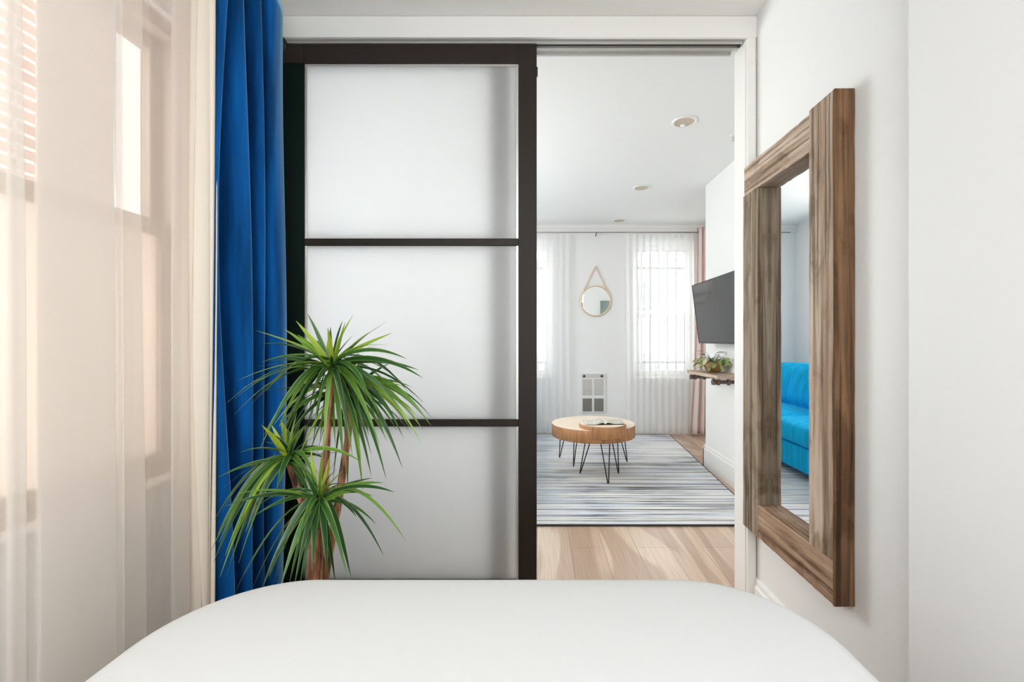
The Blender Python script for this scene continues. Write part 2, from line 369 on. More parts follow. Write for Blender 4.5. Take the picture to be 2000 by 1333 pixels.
# ---------------------------------------------------------------- room shell
struct('floor', bx(-1.6, 2.6, -1.8, 5.95, -0.1, 0.0), M['floor'], 'light oak plank floor running through both rooms', 'floor')
def ceil_bm():
    # slab with round cut-outs for the recessed lights is approximated by shallow cans hung just below it
    return bx(-1.6, 2.6, -1.8, 5.95, HB, HB+0.12)
struct('ceiling', ceil_bm(), M['ceil'], 'flat white ceiling above both rooms', 'ceiling')
WZ0, WZ1 = 0.725, 2.31
bm = B()
def wall_x(bm, x0, x1, ya, yb, wins):
    """wall slab of thickness x0..x1 along y with window openings (y0,y1,z0,z1)"""
    y = ya
    for (a, b, z0, z1) in sorted(wins):
        box(bm, x0, x1, y, a, 0, HB); box(bm, x0, x1, a, b, 0, z0); box(bm, x0, x1, a, b, z1, HB); y = b
    box(bm, x0, x1, y, yb, 0, HB)
wall_x(bm, -1.46, -1.26, -1.8, YD2, [(0.62, 1.67, WZ0, WZ1), (-1.1, 0.0, WZ0, WZ1)])
struct('wall_left', bm, M['wall'], 'white bedroom wall with the windows behind the sheers', 'wall')
bm = B(); wall_x(bm, -1.53, -1.33, YD2, 5.95, [(2.4, 4.8, 0.85, 2.42)])
struct('wall_left_living', bm, M['wall'], 'white living room wall behind the blue sofa', 'wall')
bm = bx(XR, XR+0.12, 1.129, YD, 0, HB)
struct('wall_right', bm, M['wall'], 'white wall carrying the wood framed mirror', 'wall')
struct('wall_right_near', bx(0.93, XR+0.12, -1.8, 1.129, 0, HB), M['wall'], 'nearer white wall section stepping out at the right edge', 'wall')
bm = B(); box(bm, -1.46, -1.05, -1.9, -1.8, 0, HB); box(bm, 0.75, XR+0.12, -1.9, -1.8, 0, HB); box(bm, -1.05, 0.75, -1.9, -1.8, 0, 0.75); box(bm, -1.05, 0.75, -1.9, -1.8, 2.5, HB)
w6 = thing('window_6', 'added wide white framed window at the head of the bed, unseen, for light', 'window', (-0.15, -1.85, 0.75), kind='structure')  # window added behind the camera to light the bedroom from the rear
fr = B(); box(fr, -1.05, -1.0, -1.88, -1.82, 0.75, 2.5); box(fr, 0.70, 0.75, -1.88, -1.82, 0.75, 2.5); box(fr, -1.0, 0.70, -1.88, -1.82, 0.75, 0.80); box(fr, -1.0, 0.70, -1.88, -1.82, 2.45, 2.5); box(fr, -0.175, -0.125, -1.88, -1.82, 0.80, 2.45)
obj('window_frame', fr, M['winwhite'], w6)
for a, b in ((-1.0, -0.175), (-0.125, 0.70)): obj('pane', bx(a, b, -1.853, -1.847, 0.80, 2.45), M['glass'], w6)
struct('wall_rear', bm, M['wall'], 'white wall at the head of the bed', 'wall')
bm = B(); XJ, ZH = 0.948, 2.566
box(bm, XJ, 2.6, YD, YD2, 0, HB); box(bm, -1.26, XJ, YD, YD2, ZH+0.03, HB)
struct('wall_divider', bm, M['wall'], 'white dividing wall around the wide opening', 'wall')
bm = B(); wz = (0.735, 2.43); xs = [(-0.62, 0.15), (1.235, 1.985)]
x = -1.53
for a, b in xs:
    box(bm, x, a, 5.74, 5.94, 0, HB); box(bm, a, b, 5.74, 5.94, 0, wz[0]); box(bm, a, b, 5.74, 5.94, wz[1], HB); x = b
box(bm, x, 2.6, 5.74, 5.94, 0, HB)
struct('wall_far', bm, M['wall'], 'white far wall of the living room between two windows', 'wall')
struct('wall_right_living', bx(1.6, 2.6, YD2, 4.29, 0, HB), M['wall'], 'white projecting wall carrying the television', 'wall')
struct('wall_alcove', bx(2.4, 2.6, 4.29, 5.74, 0, HB), M['wall'], 'white side wall of the window alcove', 'wall')

# baseboards with a moulded top
def skirting_profile(bm, a, b, nrm, h=0.19, t=0.018):
    a, b, n = Vector(a), Vector(b), Vector(nrm)
    prof = [(0, 0), (t, 0), (t, h-0.04), (t*0.6, h-0.03), (t*0.6, h-0.012), (t*0.25, h), (0, h)]
    rows = [[p + n*o + Vector((0, 0, z)) for o, z in prof] for p in (a, b)]
    grid(bm, rows); 
    for r in rows: bm.faces.new([bm.verts.new(p) for p in r])
def skirt(name, segs, label, h=0.19):
    bm = B()
    for a, b, n in segs: skirting_profile(bm, a, b, n, h)
    struct(name, bm, M['trim'], label, 'baseboard')
skirt('baseboard_far', [((-1.33, 5.74, 0), (2.4, 5.74, 0), (0, -1, 0))], 'white moulded baseboard under the living room windows')
skirt('baseboard_right_living', [((1.6, YD2, 0), (1.6, 4.29+0.018, 0), (-1, 0, 0)), ((1.6-0.018, 4.29, 0), (2.4, 4.29, 0), (0, 1, 0))], 'white baseboard along the television wall', 0.205)
skirt('baseboard_left_living', [((-1.33, YD2, 0), (-1.33, 5.74, 0), (1, 0, 0))], 'white baseboard behind the sofa')
skirt('baseboard_right', [((XR, 1.129, 0), (XR, YD, 0), (-1, 0, 0))], 'white baseboard under the wood framed mirror', 0.13)
skirt('baseboard_left', [((-1.26, -1.8, 0), (-1.26, YD, 0), (1, 0, 0))], 'white baseboard under the bedroom windows', 0.13)

# cornice line on the far wall
struct('trim_1', box(bx(-1.33, 2.4, 5.715, 5.74, HB-0.05, HB), -1.33, 2.4, 5.728, 5.74, HB-0.095, HB-0.05), M['trim'], 'narrow white cornice where far wall meets ceiling', 'trim', bevel=0.004)
# opening: casing face, side jamb, header soffit
bm = B(); box(bm, -1.26, XR, YD-0.018, YD, ZH, HB-0.001); box(bm, XJ, XR-0.004, YD-0.018, YD, 0, ZH)
struct('trim_2', bm, M['trim'], 'white casing across the top and right of the opening', 'trim', bevel=0.003)
bm = B(); box(bm, XJ-0.004, XJ, YD, YD2, 0, ZH); box(bm, -1.26, XJ, YD, YD2, ZH+0.006, ZH+0.03)
struct('trim_3', bm, M['trim'], 'white inner jamb and head of the opening', 'trim')
# double sliding track on the soffit
t = thing('sliding_track', 'pale double metal sliding track above the dark doors', 'track', (0, 2.1, ZH))
obj('rail', bx(-1.255, XJ-0.012, 2.058, 2.066, ZH-0.010, ZH+0.006), M['alu'], t)
obj('rail', bx(-1.255, XJ-0.02, 2.092, 2.102, ZH-0.012, ZH+0.006), M['alu'], t)
obj('rail', bx(-1.255, XJ-0.03, 2.140, 2.152, ZH-0.012, ZH+0.006), M['alu'], t)
obj('slot', bx(-1.255, XJ-0.02, 2.066, 2.092, ZH-0.0005, ZH+0.006), M['slot'], t)
obj('slot', bx(-1.255, XJ-0.03, 2.102, 2.140, ZH-0.0005, ZH+0.006), M['alu'], t)
obj('end_stop', bx(XJ-0.022, XJ-0.012, 2.075, 2.088, ZH-0.014, ZH-0.001), M['slot'], t)

# ---------------------------------------------------------------- sliding doors
def sliding_door(n, x0, x1, y0, y1, label):
    z0, z1 = 0.012, 2.552; sw = 0.084
    d = thing(f'door_{n}', label, 'door', ((x0+x1)/2, (y0+y1)/2, 0), kind='structure')
    tag(obj('stile', bx(x0, x0+sw+0.012, y0, y1, z0, z1-0.086), M['door_shaded_green'], d, bevel=0.002), 'stile with dark green shading painted into its colour')
    obj('rail_end', bx(x0, x0+sw+0.012, y0, y1, z1-0.0855, z1), M['door'], d, bevel=0.002)
    obj('stile', bx(x1-sw, x1, y0, y1, z0, z1), M['door'], d, bevel=0.002)
    xa, xb = x0+sw+0.012, x1-sw
    zt, zb = z1-0.086, z0+0.086
    obj('top_rail', bx(xa, xb, y0, y1, zt, z1), M['door'], d, bevel=0.002)
    obj('bottom_rail', bx(xa, xb, y0, y1, z0, zb), M['door'], d, bevel=0.002)
    def zpx(py): return HC-(py-CY)/F*2.075
    zm = [zpx(474)-0.0165, zpx(474)+0.0165, zpx(826)-0.0165, zpx(826)+0.0165]
    obj('muntin', bx(xa, xb, y0+0.004, y1-0.004, zm[0], zm[1]), M['door'], d, bevel=0.0015)
    obj('muntin', bx(xa, xb, y0+0.004, y1-0.004, zm[2], zm[3]), M['door'], d, bevel=0.0015)
    ym = (y0+y1)/2
    for (a, b) in ((zm[1], zt), (zm[3], zm[0]), (zb, zm[2])):
        obj('glass_pane', bx(xa, xb, ym-0.003, ym+0.003, a, b), M['frost'], d)
    a, b = zb, zt
    fr = B(); w = 0.010
    for yy in ((y0+0.008, ym-0.004),):
        box(fr, xa, xa+w, yy[0], yy[1], a, b); box(fr, xb-w, xb, yy[0], yy[1], a, b); box(fr, xa+w, xb-w, yy[0], yy[1], b-w, b)
    tag(obj('glazing_bead', fr, M['alu'], d), 'thin pale metal bead around the glass')
    for hx in (x0+0.12, x1-0.13):
        hb = B(); box(hb, hx-0.022, hx+0.022, ym-0.006, ym+0.006, z1, z1+0.006); tube(hb, [(hx, ym, z1+0.004), (hx, ym, z1+0.03)], 0.005)
        obj('hanger', hb, M['black'], d)
    return d
d1 = sliding_door(1, -1.165, -0.004, 2.060, 2.092, 'front dark brown sliding door with three frosted panes')
obj('bumper', bx(-0.004, 0.0005, 2.066, 2.086, 2.417, 2.452), M['black'], d1)
sliding_door(2, -1.236, -0.128, 2.104, 2.136, 'second dark sliding door stacked behind the frosted panes')

# ---------------------------------------------------------------- windows
def window_x(n, xo, y0, y1, z0, z1, label, mat, lower, zm=1.585, inward=1):
    """double hung sash in a wall across x; room is on the +x side"""
    w = thing(f'window_{n}', label, 'window', (xo, (y0+y1)/2, z0), kind='structure')
    fr = B(); t = 0.045
    xa, xb = xo-0.06, xo+0.045
    box(fr, xa, xb, y0, y0+t, z0, z1); box(fr, xa, xb, y1-t, y1, z0, z1); box(fr, xa, xb, y0+t, y1-t, z1-t, z1); box(fr, xa, xb, y0+t, y1-t, z0, z0+0.03)
    obj('window_frame', fr, mat, w, bevel=0.003)
    s = 0.05
    def sash(name, x0, x1, a, b, c, e, m, pane):
        sb = B(); box(sb, x0, x1, a, a+s, c, e); box(sb, x0, x1, b-s, b, c, e); box(sb, x0, x1, a+s, b-s, e-s, e); box(sb, x0, x1, a+s, b-s, c, c+s)
        o = obj(name, sb, m, w, bevel=0.003)
        p = obj('pane', bx((x0+x1)/2-0.003, (x0+x1)/2+0.003, a+s, b-s, c+s, e-s), pane, o)
    sash('upper_sash', xo-0.05, xo-0.015, y0+t, y1-t, zm-0.02, z1-t, mat, M['glass'])
    sash('lower_sash', xo-0.012, xo+0.023, y0+t, y1-t, z0+0.03, zm+0.03, mat, lower)
    obj('window_sill', bx(xo+0.045, -1.235 if n < 3 else xo+0.16, y0-0.0, y1+0.0, z0-0.001, z0+0.012), M['trim'], w, bevel=0.004)
    return w
window_x(1, -1.34, 0.62, 1.67, WZ0, WZ1, 'taupe framed double hung window behind the beige sheers', M['taupe'], M['cream_pane'])
window_x(2, -1.34, -1.10, 0.0, WZ0, WZ1, 'added taupe framed double hung window beside the head of the bed, unseen, for light', M['taupe'], M['cream_pane'])  # unseen window added to bring more light into the bedroom
window_x(3, -1.42, 2.4, 4.8, 0.85, 2.42, 'added wide white framed window above the sofa, unseen, for light', M['winwhite'], M['glass'], zm=1.6)  # unseen window added to brighten the living room
def window_y(n, x0, x1, z0, z1, label, zm):
    w = thing(f'window_{n}', label, 'window', ((x0+x1)/2, 5.82, z0), kind='structure')
    fr = B(); t = 0.03; ya, yb = 5.80, 5.90
    box(fr, x0, x0+t, ya, yb, z0, z1); box(fr, x1-t, x1, ya, yb, z0, z1); box(fr, x0+t, x1-t, ya, yb, z1-t-0.02, z1); box(fr, x0+t, x1-t, ya, yb, z0, z0+0.03)
    obj('window_frame', fr, M['winwhite'], w, bevel=0.003)
    s = 0.04
    for nm, y0, c, e in (('upper_sash', 5.855, zm-0.02, z1-t-0.02), ('lower_sash', 5.815, z0+0.03, zm+0.03)):
        sb = B(); a, b = x0+t, x1-t
        box(sb, a, a+s, y0, y0+0.035, c, e); box(sb, b-s, b, y0, y0+0.035, c, e); box(sb, a+s, b-s, y0, y0+0.035, e-s, e); box(sb, a+s, b-s, y0, y0+0.035, c, c+s)
        o = obj(nm, sb, M['winwhite'], w, bevel=0.003)
        obj('pane', bx(a+s, b-s, y0+0.015, y0+0.02, c+s, e-s), M['glass'], o)
    obj('window_sill', bx(x0-0.05, x1+0.05, 5.70, 5.80, z0-0.025, z0), M['trim'], w, bevel=0.004)
    cs = B(); box(cs, x0-0.06, x0, 5.725, 5.74, z0-0.03, z1+0.06); box(cs, x1, x1+0.06, 5.725, 5.74, z0-0.03, z1+0.06); box(cs, x0, x1, 5.725, 5.74, z1, z1+0.06)
    obj('window_casing', cs, M['trim'], w, bevel=0.003)
window_y(4, -0.62, 0.15, 0.735, 2.43, 'left living room window cut off by the dark door', 1.56)
window_y(5, 1.235, 1.985, 0.735, 2.43, 'right living room window behind the white sheer', 1.56)
# security bars outside both windows
for (x0, x1, lab) in ((1.235, 1.985, 'vertical security bars outside the right living room window'), (-0.62, 0.15, 'vertical security bars outside the left living room window')):
    g = thing('window_guard', lab, 'window bars', ((x0+x1)/2, 5.99, 0.8))
    n = 7
    for k in range(n):
        xx = x0+0.03+(x1-x0-0.06)*k/(n-1)
        obj('bar', tube(B(), [(xx, 5.99, 0.78), (xx, 5.99, 2.42)], 0.010, 8), M['iron'], g)
    for zz in (0.9, 1.6, 2.15): obj('crossbar', bx(x0, x1, 5.985, 5.995, zz-0.012, zz+0.012), M['iron'], g)
# the neighbouring houses
b_ = thing('brick_building', 'neighbouring brick building seen through the bedroom window', 'building', (-4.2, 1, 0))
obj('brick_wall', bx(-4.6, -4.0, -5, 4.25, -3, 9), M['brick'], b_)
h_ = thing('neighbour_house', 'pale building outside the living room windows', 'building', (1, 14, 0))
obj('facade', bx(-6, 8, 14, 15, -4, 3.7), M['plaster'], h_)
obj('facade', bx(2.5, 8, 13.9, 14, -4, 3.2), M['plaster'], h_)
for k in range(7):
    for zz in (-0.3, 1.9): obj('house_window', bx(-4.6+k*1.9, -3.9+k*1.9, 13.87, 13.99, zz, zz+1.1), M['bwin'], h_)

# ---------------------------------------------------------------- curtains (bedroom)
def resample(pts, n):
    pts = [Vector(p) for p in pts]
    # Catmull-Rom through plan points
    out = []
    m = len(pts)-1
    for i in range(n+1):
        u = i/n*m; k = min(int(u), m-1); f = u-k
        p0, p1, p2, p3 = pts[max(k-1, 0)], pts[k], pts[k+1], pts[min(k+2, m)]
        out.append(0.5*((2*p1)+(p2-p0)*f+(2*p0-5*p1+4*p2-p3)*f*f+(3*p1-p0-3*p2+p3)*f**3))
    return out
def drape(name, plan, z0, z1, mat, parent, nz=40, nu=240, flare=0.0, wob=0.006, seed=1, thick=0.0, gather=0.0, yc=0, ytop=0.0):
    rnd = random.Random(seed); base = resample(plan, nu); ph = [rnd.uniform(0, 6) for _ in range(6)]
    xm = sum(p.x for p in base)/len(base); ym = sum(p.y for p in base)/len(base)
    rows = []
    for j in range(nz+1):
        t = j/nz; z = z1+(z0-z1)*t; row = []
        for i, p in enumerate(base):
            u = i/nu
            am = 1+flare*(t-0.25)
            x = xm+(p.x-xm)*am + wob*math.sin(3.1*t*2+ph[0]+u*9)+wob*0.6*math.sin(7.3*t+ph[1]+u*17)
            y = p.y + wob*1.4*math.sin(2.2*t*2+ph[2]+u*5)+wob*0.7*math.sin(6*t+ph[3]+u*13)
            y = yc+(y-yc)*(1-gather*math.sin(PI*t)*0.5) + ytop*(1-t)
            row.append(Vector((x, y, z)))
        rows.append(row)
    bm = grid(B(), rows)
    o = obj(name, bm, mat, parent, smooth=True)
    if thick:
        md = o.modifiers.new('cloth', 'SOLIDIFY'); md.thickness = thick; md.offset = 0
    return o
ROD_Z = 2.45
rod = thing('curtain_rod', 'black curtain rod along the bedroom window wall', 'curtain rod', (-1.085, 1.0, ROD_Z))
obj('rod', tube(B(), [(-1.085, -1.3, ROD_Z), (-1.085, 1.885, ROD_Z)], 0.0125, 14), M['black'], rod, smooth=True)
obj('finial', lathe(B(), [(0, 0), (0.020, 0.0), (0.028, 0.007), (0.028, 0.018), (0.018, 0.028), (0.0, 0.032)], (-1.085, 1.885, ROD_Z), 'y', 20), M['black'], rod, smooth=True)
for yy in (-1.2, 0.35, 1.915):
    bb = B(); tube(bb, [(-1.26, yy, ROD_Z-0.02), (-1.085, yy, ROD_Z-0.02)], 0.007, 8); box(bb, -1.262, -1.25, yy-0.02, yy+0.02, ROD_Z-0.05, ROD_Z+0.02)
    if yy < 1.9: obj('bracket', bb, M['black'], rod)
    else: bb.free()

# blue velvet panel: plan points (x, y), cloth folds back and forth across the rod
pl = [(-1.048, 1.440), (-1.022, 1.452), (-1.020, 1.480), (-1.085, 1.520), (-1.145, 1.545), (-1.110, 1.565),
      (-1.030, 1.552), (-1.006, 1.566), (-1.022, 1.590), (-1.100, 1.615), (-1.145, 1.640), (-1.090, 1.655), (-1.028, 1.650), (-1.014, 1.662),
      (-1.032, 1.680), (-1.110, 1.700), (-1.140, 1.720), (-1.09, 1.735), (-1.030, 1.722), (-1.012, 1.745), (-1.018, 1.800), (-1.040, 1.845), (-1.10, 1.865)]
bd = thing('blue_curtain', 'deep blue velvet drape gathered beside the dark door', 'curtain', (-1.08, 1.65, 0), group='drapes')
drape('drape', [(x, y, 0) for x, y in pl], 0.02, 2.545, M['blue'], bd, flare=0.22, seed=4, wob=0.009, thick=0.002, nz=60, ytop=-0.008)
ln = [(-1.100, 1.850), (-1.155, 1.70), (-1.165, 1.60), (-1.160, 1.50), (-1.13, 1.43), (-1.088, 1.398), (-1.062, 1.394), (-1.046, 1.405), (-1.060, 1.432)]
tag(drape('lining', [(x, y, 0) for x, y in ln], 0.02, 2.53, M['lining'], bd, seed=9, wob=0.006, thick=0.0015, nu=100), 'cream lining showing at the near edge')
hm = [(-1.0500, 1.404), (-1.032, 1.418), (-1.030, 1.436)]
tag(drape('hem', [(x, y, 0) for x, y in hm], 0.02, 2.535, M['hem'], bd, seed=4, wob=0.008, thick=0.003, nu=24, nz=60), 'pale folded edge of the drape')
for yy in (1.47, 1.60, 1.68, 1.78):
    gr = B(); 
    pts = [(-1.085+0.022*math.cos(a), yy, ROD_Z+0.022*math.sin(a)) for a in [2*PI*k/20 for k in range(21)]]
    obj('grommet', tube(gr, pts, 0.005, 6, cap=False), M['black'], bd, smooth=True)

def sheer_plan(y0, y1, folds, x=-1.03, base_amp=0.010, period=0.23, ph=0):
    """gentle wave with S-folds (y centre, half width) where the voile doubles back"""
    pts = []; y = y0
    fs = sorted(folds); k = 0
    while y < y1:
        if k < len(fs) and y >= fs[k][0]-fs[k][1]:
            c, h = fs[k]
            pts += [(x+0.004, c-h), (x+0.005, c), (x+0.006, c+h*0.93), (x+0.003, c+h), (x, c+h*0.93), (x, c), (x, c-h*0.93), (x-0.003, c-h), (x-0.006, c-h*0.93), (x-0.005, c), (x-0.004, c+h*1.08)]
            y = c+h*1.08+0.02; k += 1
        else:
            pts.append((x+base_amp*math.sin(2*PI*y/period+ph), y)); y += 0.04
    pts.append((x, y1)); return [(a, b, 0) for a, b in pts]
def ypx(px, x=-1.03): return x*F/(px-CX)
s1 = thing('sheer_curtain', 'beige white sheer panel nearest the camera at the left edge', 'curtain', (-1.03, 0.6, 0), group='bedroom sheers')
drape('voile', sheer_plan(0.30, ypx(240), [(0.42, 0.02), (0.56, 0.018), (0.70, 0.02), (ypx(30), 0.012), (1.012, 0.080)], base_amp=0.004), 0.03, 2.50, M['sheer'], s1, seed=2, wob=0.004, nu=400, nz=30)
s2 = thing('sheer_curtain', 'beige white sheer panel between window and blue drape', 'curtain', (-1.08, 1.15, 0), group='bedroom sheers')
drape('voile', sheer_plan(ypx(74, -1.07), 1.385, [(ypx(254, -1.075), 0.036), (ypx(352, -1.075), 0.028)], x=-1.075, base_amp=0.005), 0.03, 2.50, M['sheer'], s2, seed=3, wob=0.004, nu=400, nz=30)

# ---------------------------------------------------------------- bed
bed = thing('bed', 'bed made up with a smooth white cover, filling the foreground', 'bed', (-0.10, 0.1, 0))
def bed_cover():
    bm = B(); x0, x1, y0, y1 = -0.79, 0.60, -1.70, 1.11; zt, zb = 0.628, 0.30; R, r = 0.27, 0.045
    n = 160; rings = []
    def outline(off, Rc, k):
        # superellipse-cornered outline shrunk by off
        a, b, c, d = x0+off, x1-off, y0+off, y1-off; Rr = max(Rc-off, 0.02); pts = []
        for cx_, cy_, s in ((b-Rr, d-Rr, 0), (a+Rr, d-Rr, 1), (a+Rr*0.3, c+Rr*0.3, 2), (b-Rr*0.3, c+Rr*0.3, 3)):
            q = Rr if s < 2 else Rr*0.3
            for j in range(n//4):
                t = (j/(n//4-1))*PI/2 + s*PI/2
                pts.append((cx_+q*math.cos(t), cy_+q*math.sin(t)))
        return pts
    prof = [(0.008, zb), (0.0, zb+0.10), (0.0, zt-0.10)] + [(r*(1-math.cos(t)), zt-r*(1-math.sin(t))-0.004*math.cos(t)) for t in [PI/2*k/7 for k in range(8)]] + [(0.09, zt+0.003), (0.14, zt+0.006), (0.20, zt+0.008), (0.28, zt+0.009), (0.38, zt+0.010), (0.48, zt+0.010), (0.58, zt+0.010)]
    for off, z in prof:
        ring = []
        for i, (px, py) in enumerate(outline(off, R, 0)):
            w = 0.004*math.sin(i*0.35+z*9)+0.003*math.sin(i*0.13+2)
            zz = z + 0.003*math.sin(px*7+py*4)*math.cos(py*6-px*3) if off > 0.05 else z
            ring.append(bm.verts.new((px + (w if z < zt-0.06 and off < 0.02 else 0), py, zz)))
        rings.append(ring)
    for a, b in zip(rings, rings[1:]):
        m = len(a)
        for k in range(m): bm.faces.new((a[k], a[(k+1) % m], b[(k+1) % m], b[k]))
    bm.faces.new(rings[-1]); return bm
obj('cover', bed_cover(), M['sheet'], bed, smooth=True)
obj('bed_base', bx(-0.72, 0.54, -1.65, 1.04, 0.12, 0.34), M['lining'], bed, bevel=0.01)
for lx in (-0.66, 0.48):
    for ly in (-1.55, 0.94): obj('leg', bx(lx-0.03, lx+0.03, ly-0.03, ly+0.03, 0, 0.12), M['door'], bed)

# ---------------------------------------------------------------- wall mirror with reclaimed frame
xf, xb_ = 0.926, 0.988
yn, yf = 1.405, 2.030
zt, zb = 1.984, 0.367
sw = 0.133; rh = 0.141
fm = thing('wall_mirror', 'tall wall mirror in a rough reclaimed wood frame', 'mirror', (xb_, (yn+yf)/2, zb))
def rough_box(a, seed):
    bm = bx(*a); bmesh.ops.subdivide_edges(bm, edges=[e for e in bm.edges if e.calc_length() > 0.3], cuts=20, use_grid_fill=True)
    rnd = random.Random(seed)
    for v in bm.verts: v.co += Vector((rnd.uniform(-1, 0)*0.0015 if v.co.x < (xf+xb_)/2 else 0, rnd.uniform(-1, 1)*0.0012, rnd.uniform(-1, 1)*0.0012))
    return bm
obj('near_stile', rough_box((xf, xb_, yn+0.006, yn+sw, zb+rh*0.98, zt), 1), M['wv'], fm, bevel=0.003)
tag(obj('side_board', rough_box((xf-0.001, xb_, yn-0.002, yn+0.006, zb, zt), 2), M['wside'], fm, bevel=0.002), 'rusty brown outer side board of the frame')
tag(obj('top_rail', rough_box((xf+0.004, xb_, yn+sw, yf, zt-rh, zt-0.012), 3), M['wy'], fm, bevel=0.003), 'paler grey top board')
obj('bottom_rail', rough_box((xf+0.002, xb_, yn+0.006, yf-sw, zb, zb+rh*0.98), 4), M['wy2'], fm, bevel=0.003)
obj('far_stile', rough_box((xf, xb_, yf-sw, yf, zb, zt-rh), 5), M['wv2'], fm, bevel=0.003)
obj('glass', bx(0.976, 0.982, yn+sw-0.01, yf-sw+0.01, zb+rh-0.01, zt-rh+0.01), M['mirror'], fm)
bm = B()
for zz in (zb+0.3, zt-0.5): tube(bm, [(xf-0.0005, yf-0.04, zz), (xf+0.003, yf-0.04, zz)], 0.004, 8)

# ---------------------------------------------------------------- potted dracaena
Y0 = 1.36
pb = P(622, 1140, Y0)
plant = thing('potted_dracaena', 'green dracaena with arching grassy leaves in front of the blue drape', 'plant', (pb.x, Y0, 0))
obj('pot', lathe(B(), [(0, 0), (0.10, 0), (0.115, 0.01), (0.135, 0.24), (0.14, 0.26), (0.128, 0.26), (0.124, 0.235), (0, 0.235)], (pb.x, Y0, 0)), M['pot'], plant, smooth=True)
obj('soil', lathe(B(), [(0, 0.236), (0.122, 0.236), (0.122, 0.242), (0, 0.245)], (pb.x, Y0, 0)), M['soil'], plant)
def trunk(pts, rr, name='trunk'):
    base = resample([Vector(p) for p in pts], 40); rnd = random.Random(len(pts))
    n = len(base); rs = [rr[0]+(rr[1]-rr[0])*i/(n-1) + 0.0004*math.sin(i*2.1) for i in range(n)]
    obj(name, tube(B(), base, rs, 12), M['bark'], plant, smooth=True)
trunk([(pb.x, Y0, 0.23), P(622, 1150, Y0+0.02), P(627, 1060, Y0+0.02), P(634, 980, Y0-0.01), P(637, 900, Y0), P(640, 830, Y0), P(647, 735, Y0)], (0.012, 0.0095))
trunk([(pb.x+0.03, Y0+0.03, 0.23), P(634, 1150, Y0+0.04), P(646, 1060, Y0+0.05), P(660, 985, Y0+0.07), P(672, 905, Y0+0.09), P(680, 850, Y0+0.1), P(683, 770, Y0+0.1)], (0.015, 0.009))
trunk([(pb.x-0.02, Y0-0.03, 0.23), P(606, 1150, Y0-0.02), P(611, 1070, Y0-0.02), P(602, 1015, Y0-0.0), P(585, 965, Y0-0.0), P(566, 905, Y0-0.02)], (0.011, 0.011))
trunk([(pb.x-0.01, Y0-0.05, 0.23), P(616, 1150, Y0-0.06), P(617, 1060, Y0-0.07), P(621, 990, Y0-0.08)], (0.013, 0.009))
def leaf(bm, uvl, c, tip, lift, wid, tone, roll=0.0, n=12):
    c, tip = Vector(c), Vector(tip); d = tip-c; L = d.length
    mid = c + d*0.5 + Vector((0, 0, lift*L))
    pts = []
    for i in range(n+1):
        t = i/n; pts.append(c*(1-t)**2 + mid*2*t*(1-t) + tip*t*t)
    prev = None; up = Vector((0, -0.5, 1)).normalized()
    for i, p in enumerate(pts):
        t = i/n; tg = (pts[min(i+1, n)]-pts[max(i-1, 0)]).normalized()
        side = tg.cross(up); side = side.normalized() if side.length > 0.05 else Vector((1, 0, 0))
        side = (Matrix.Rotation(roll, 3, tg) @ side); nr = side.cross(tg)
        w = wid*min(1, 0.45+t*2.2)*(1-max(0, (t-0.35)/0.65)**1.6)+0.0004
        vs = [bm.verts.new(p-side*w+nr*w*0.28), bm.verts.new(p), bm.verts.new(p+side*w+nr*w*0.28)]
        if prev:
            for k in (0, 1):
                f = bm.faces.new((prev[k], prev[k+1], vs[k+1], vs[k]))
                for lp, u in zip(f.loops, (k*0.5, k*0.5+0.5, k*0.5+0.5, k*0.5)): lp[uvl].uv = (u, tone)
        prev = vs
def crown(name, center, Yc, tips, nrand, seed, rlen, label=None, up=0.5):
    bm = B(); uvl = bm.loops.layers.uv.new('UVMap'); rnd = random.Random(seed)
    for (px, py) in tips:
        dx, dy = px-center[0], py-center[1]
        dY = rnd.uniform(-0.20, 0.14)
        if px < 530: dY = rnd.uniform(-0.20, -0.03)
        Yt = Yc+dY*0.8; tp = P(px, py, Yt); c = P(center[0]+rnd.uniform(-6, 6), center[1]+rnd.uniform(-8, 8), Yc)
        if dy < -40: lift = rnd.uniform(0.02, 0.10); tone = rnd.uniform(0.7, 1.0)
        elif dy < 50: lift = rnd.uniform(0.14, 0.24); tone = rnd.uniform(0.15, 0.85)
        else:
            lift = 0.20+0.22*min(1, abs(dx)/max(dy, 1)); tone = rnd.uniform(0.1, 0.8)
        leaf(bm, uvl, c, tp, lift, rnd.uniform(0.0062, 0.0098), tone, rnd.uniform(-0.5, 0.5))
    for _ in range(nrand):
        a = rnd.uniform(0, 2*PI); el = rnd.choice((rnd.uniform(-1.25, 0.3), rnd.uniform(-0.9, 0.2), rnd.uniform(0.2, 1.2))); L = rlen*rnd.uniform(0.55, 1.0)
        c = P(center[0]+rnd.uniform(-6, 6), center[1]+rnd.uniform(-10, 14), Yc)
        d = Vector((math.cos(a)*math.cos(el), math.sin(a)*math.cos(el)*0.8, math.sin(el)))*L*(0.62 if el > 0.2 else 1)
        tp = c+d
        tp.x = max(tp.x, -0.97); tp.y = min(tp.y, 1.62 if tp.x > -0.8 else 1.42)
        leaf(bm, uvl, c, tp, 0.32 if el < 0 else 0.1, rnd.uniform(0.0052, 0.008), rnd.uniform(0.0, 0.75), rnd.uniform(-0.6, 0.6))
    return obj(name, bm, M['leaf'], plant, smooth=True)
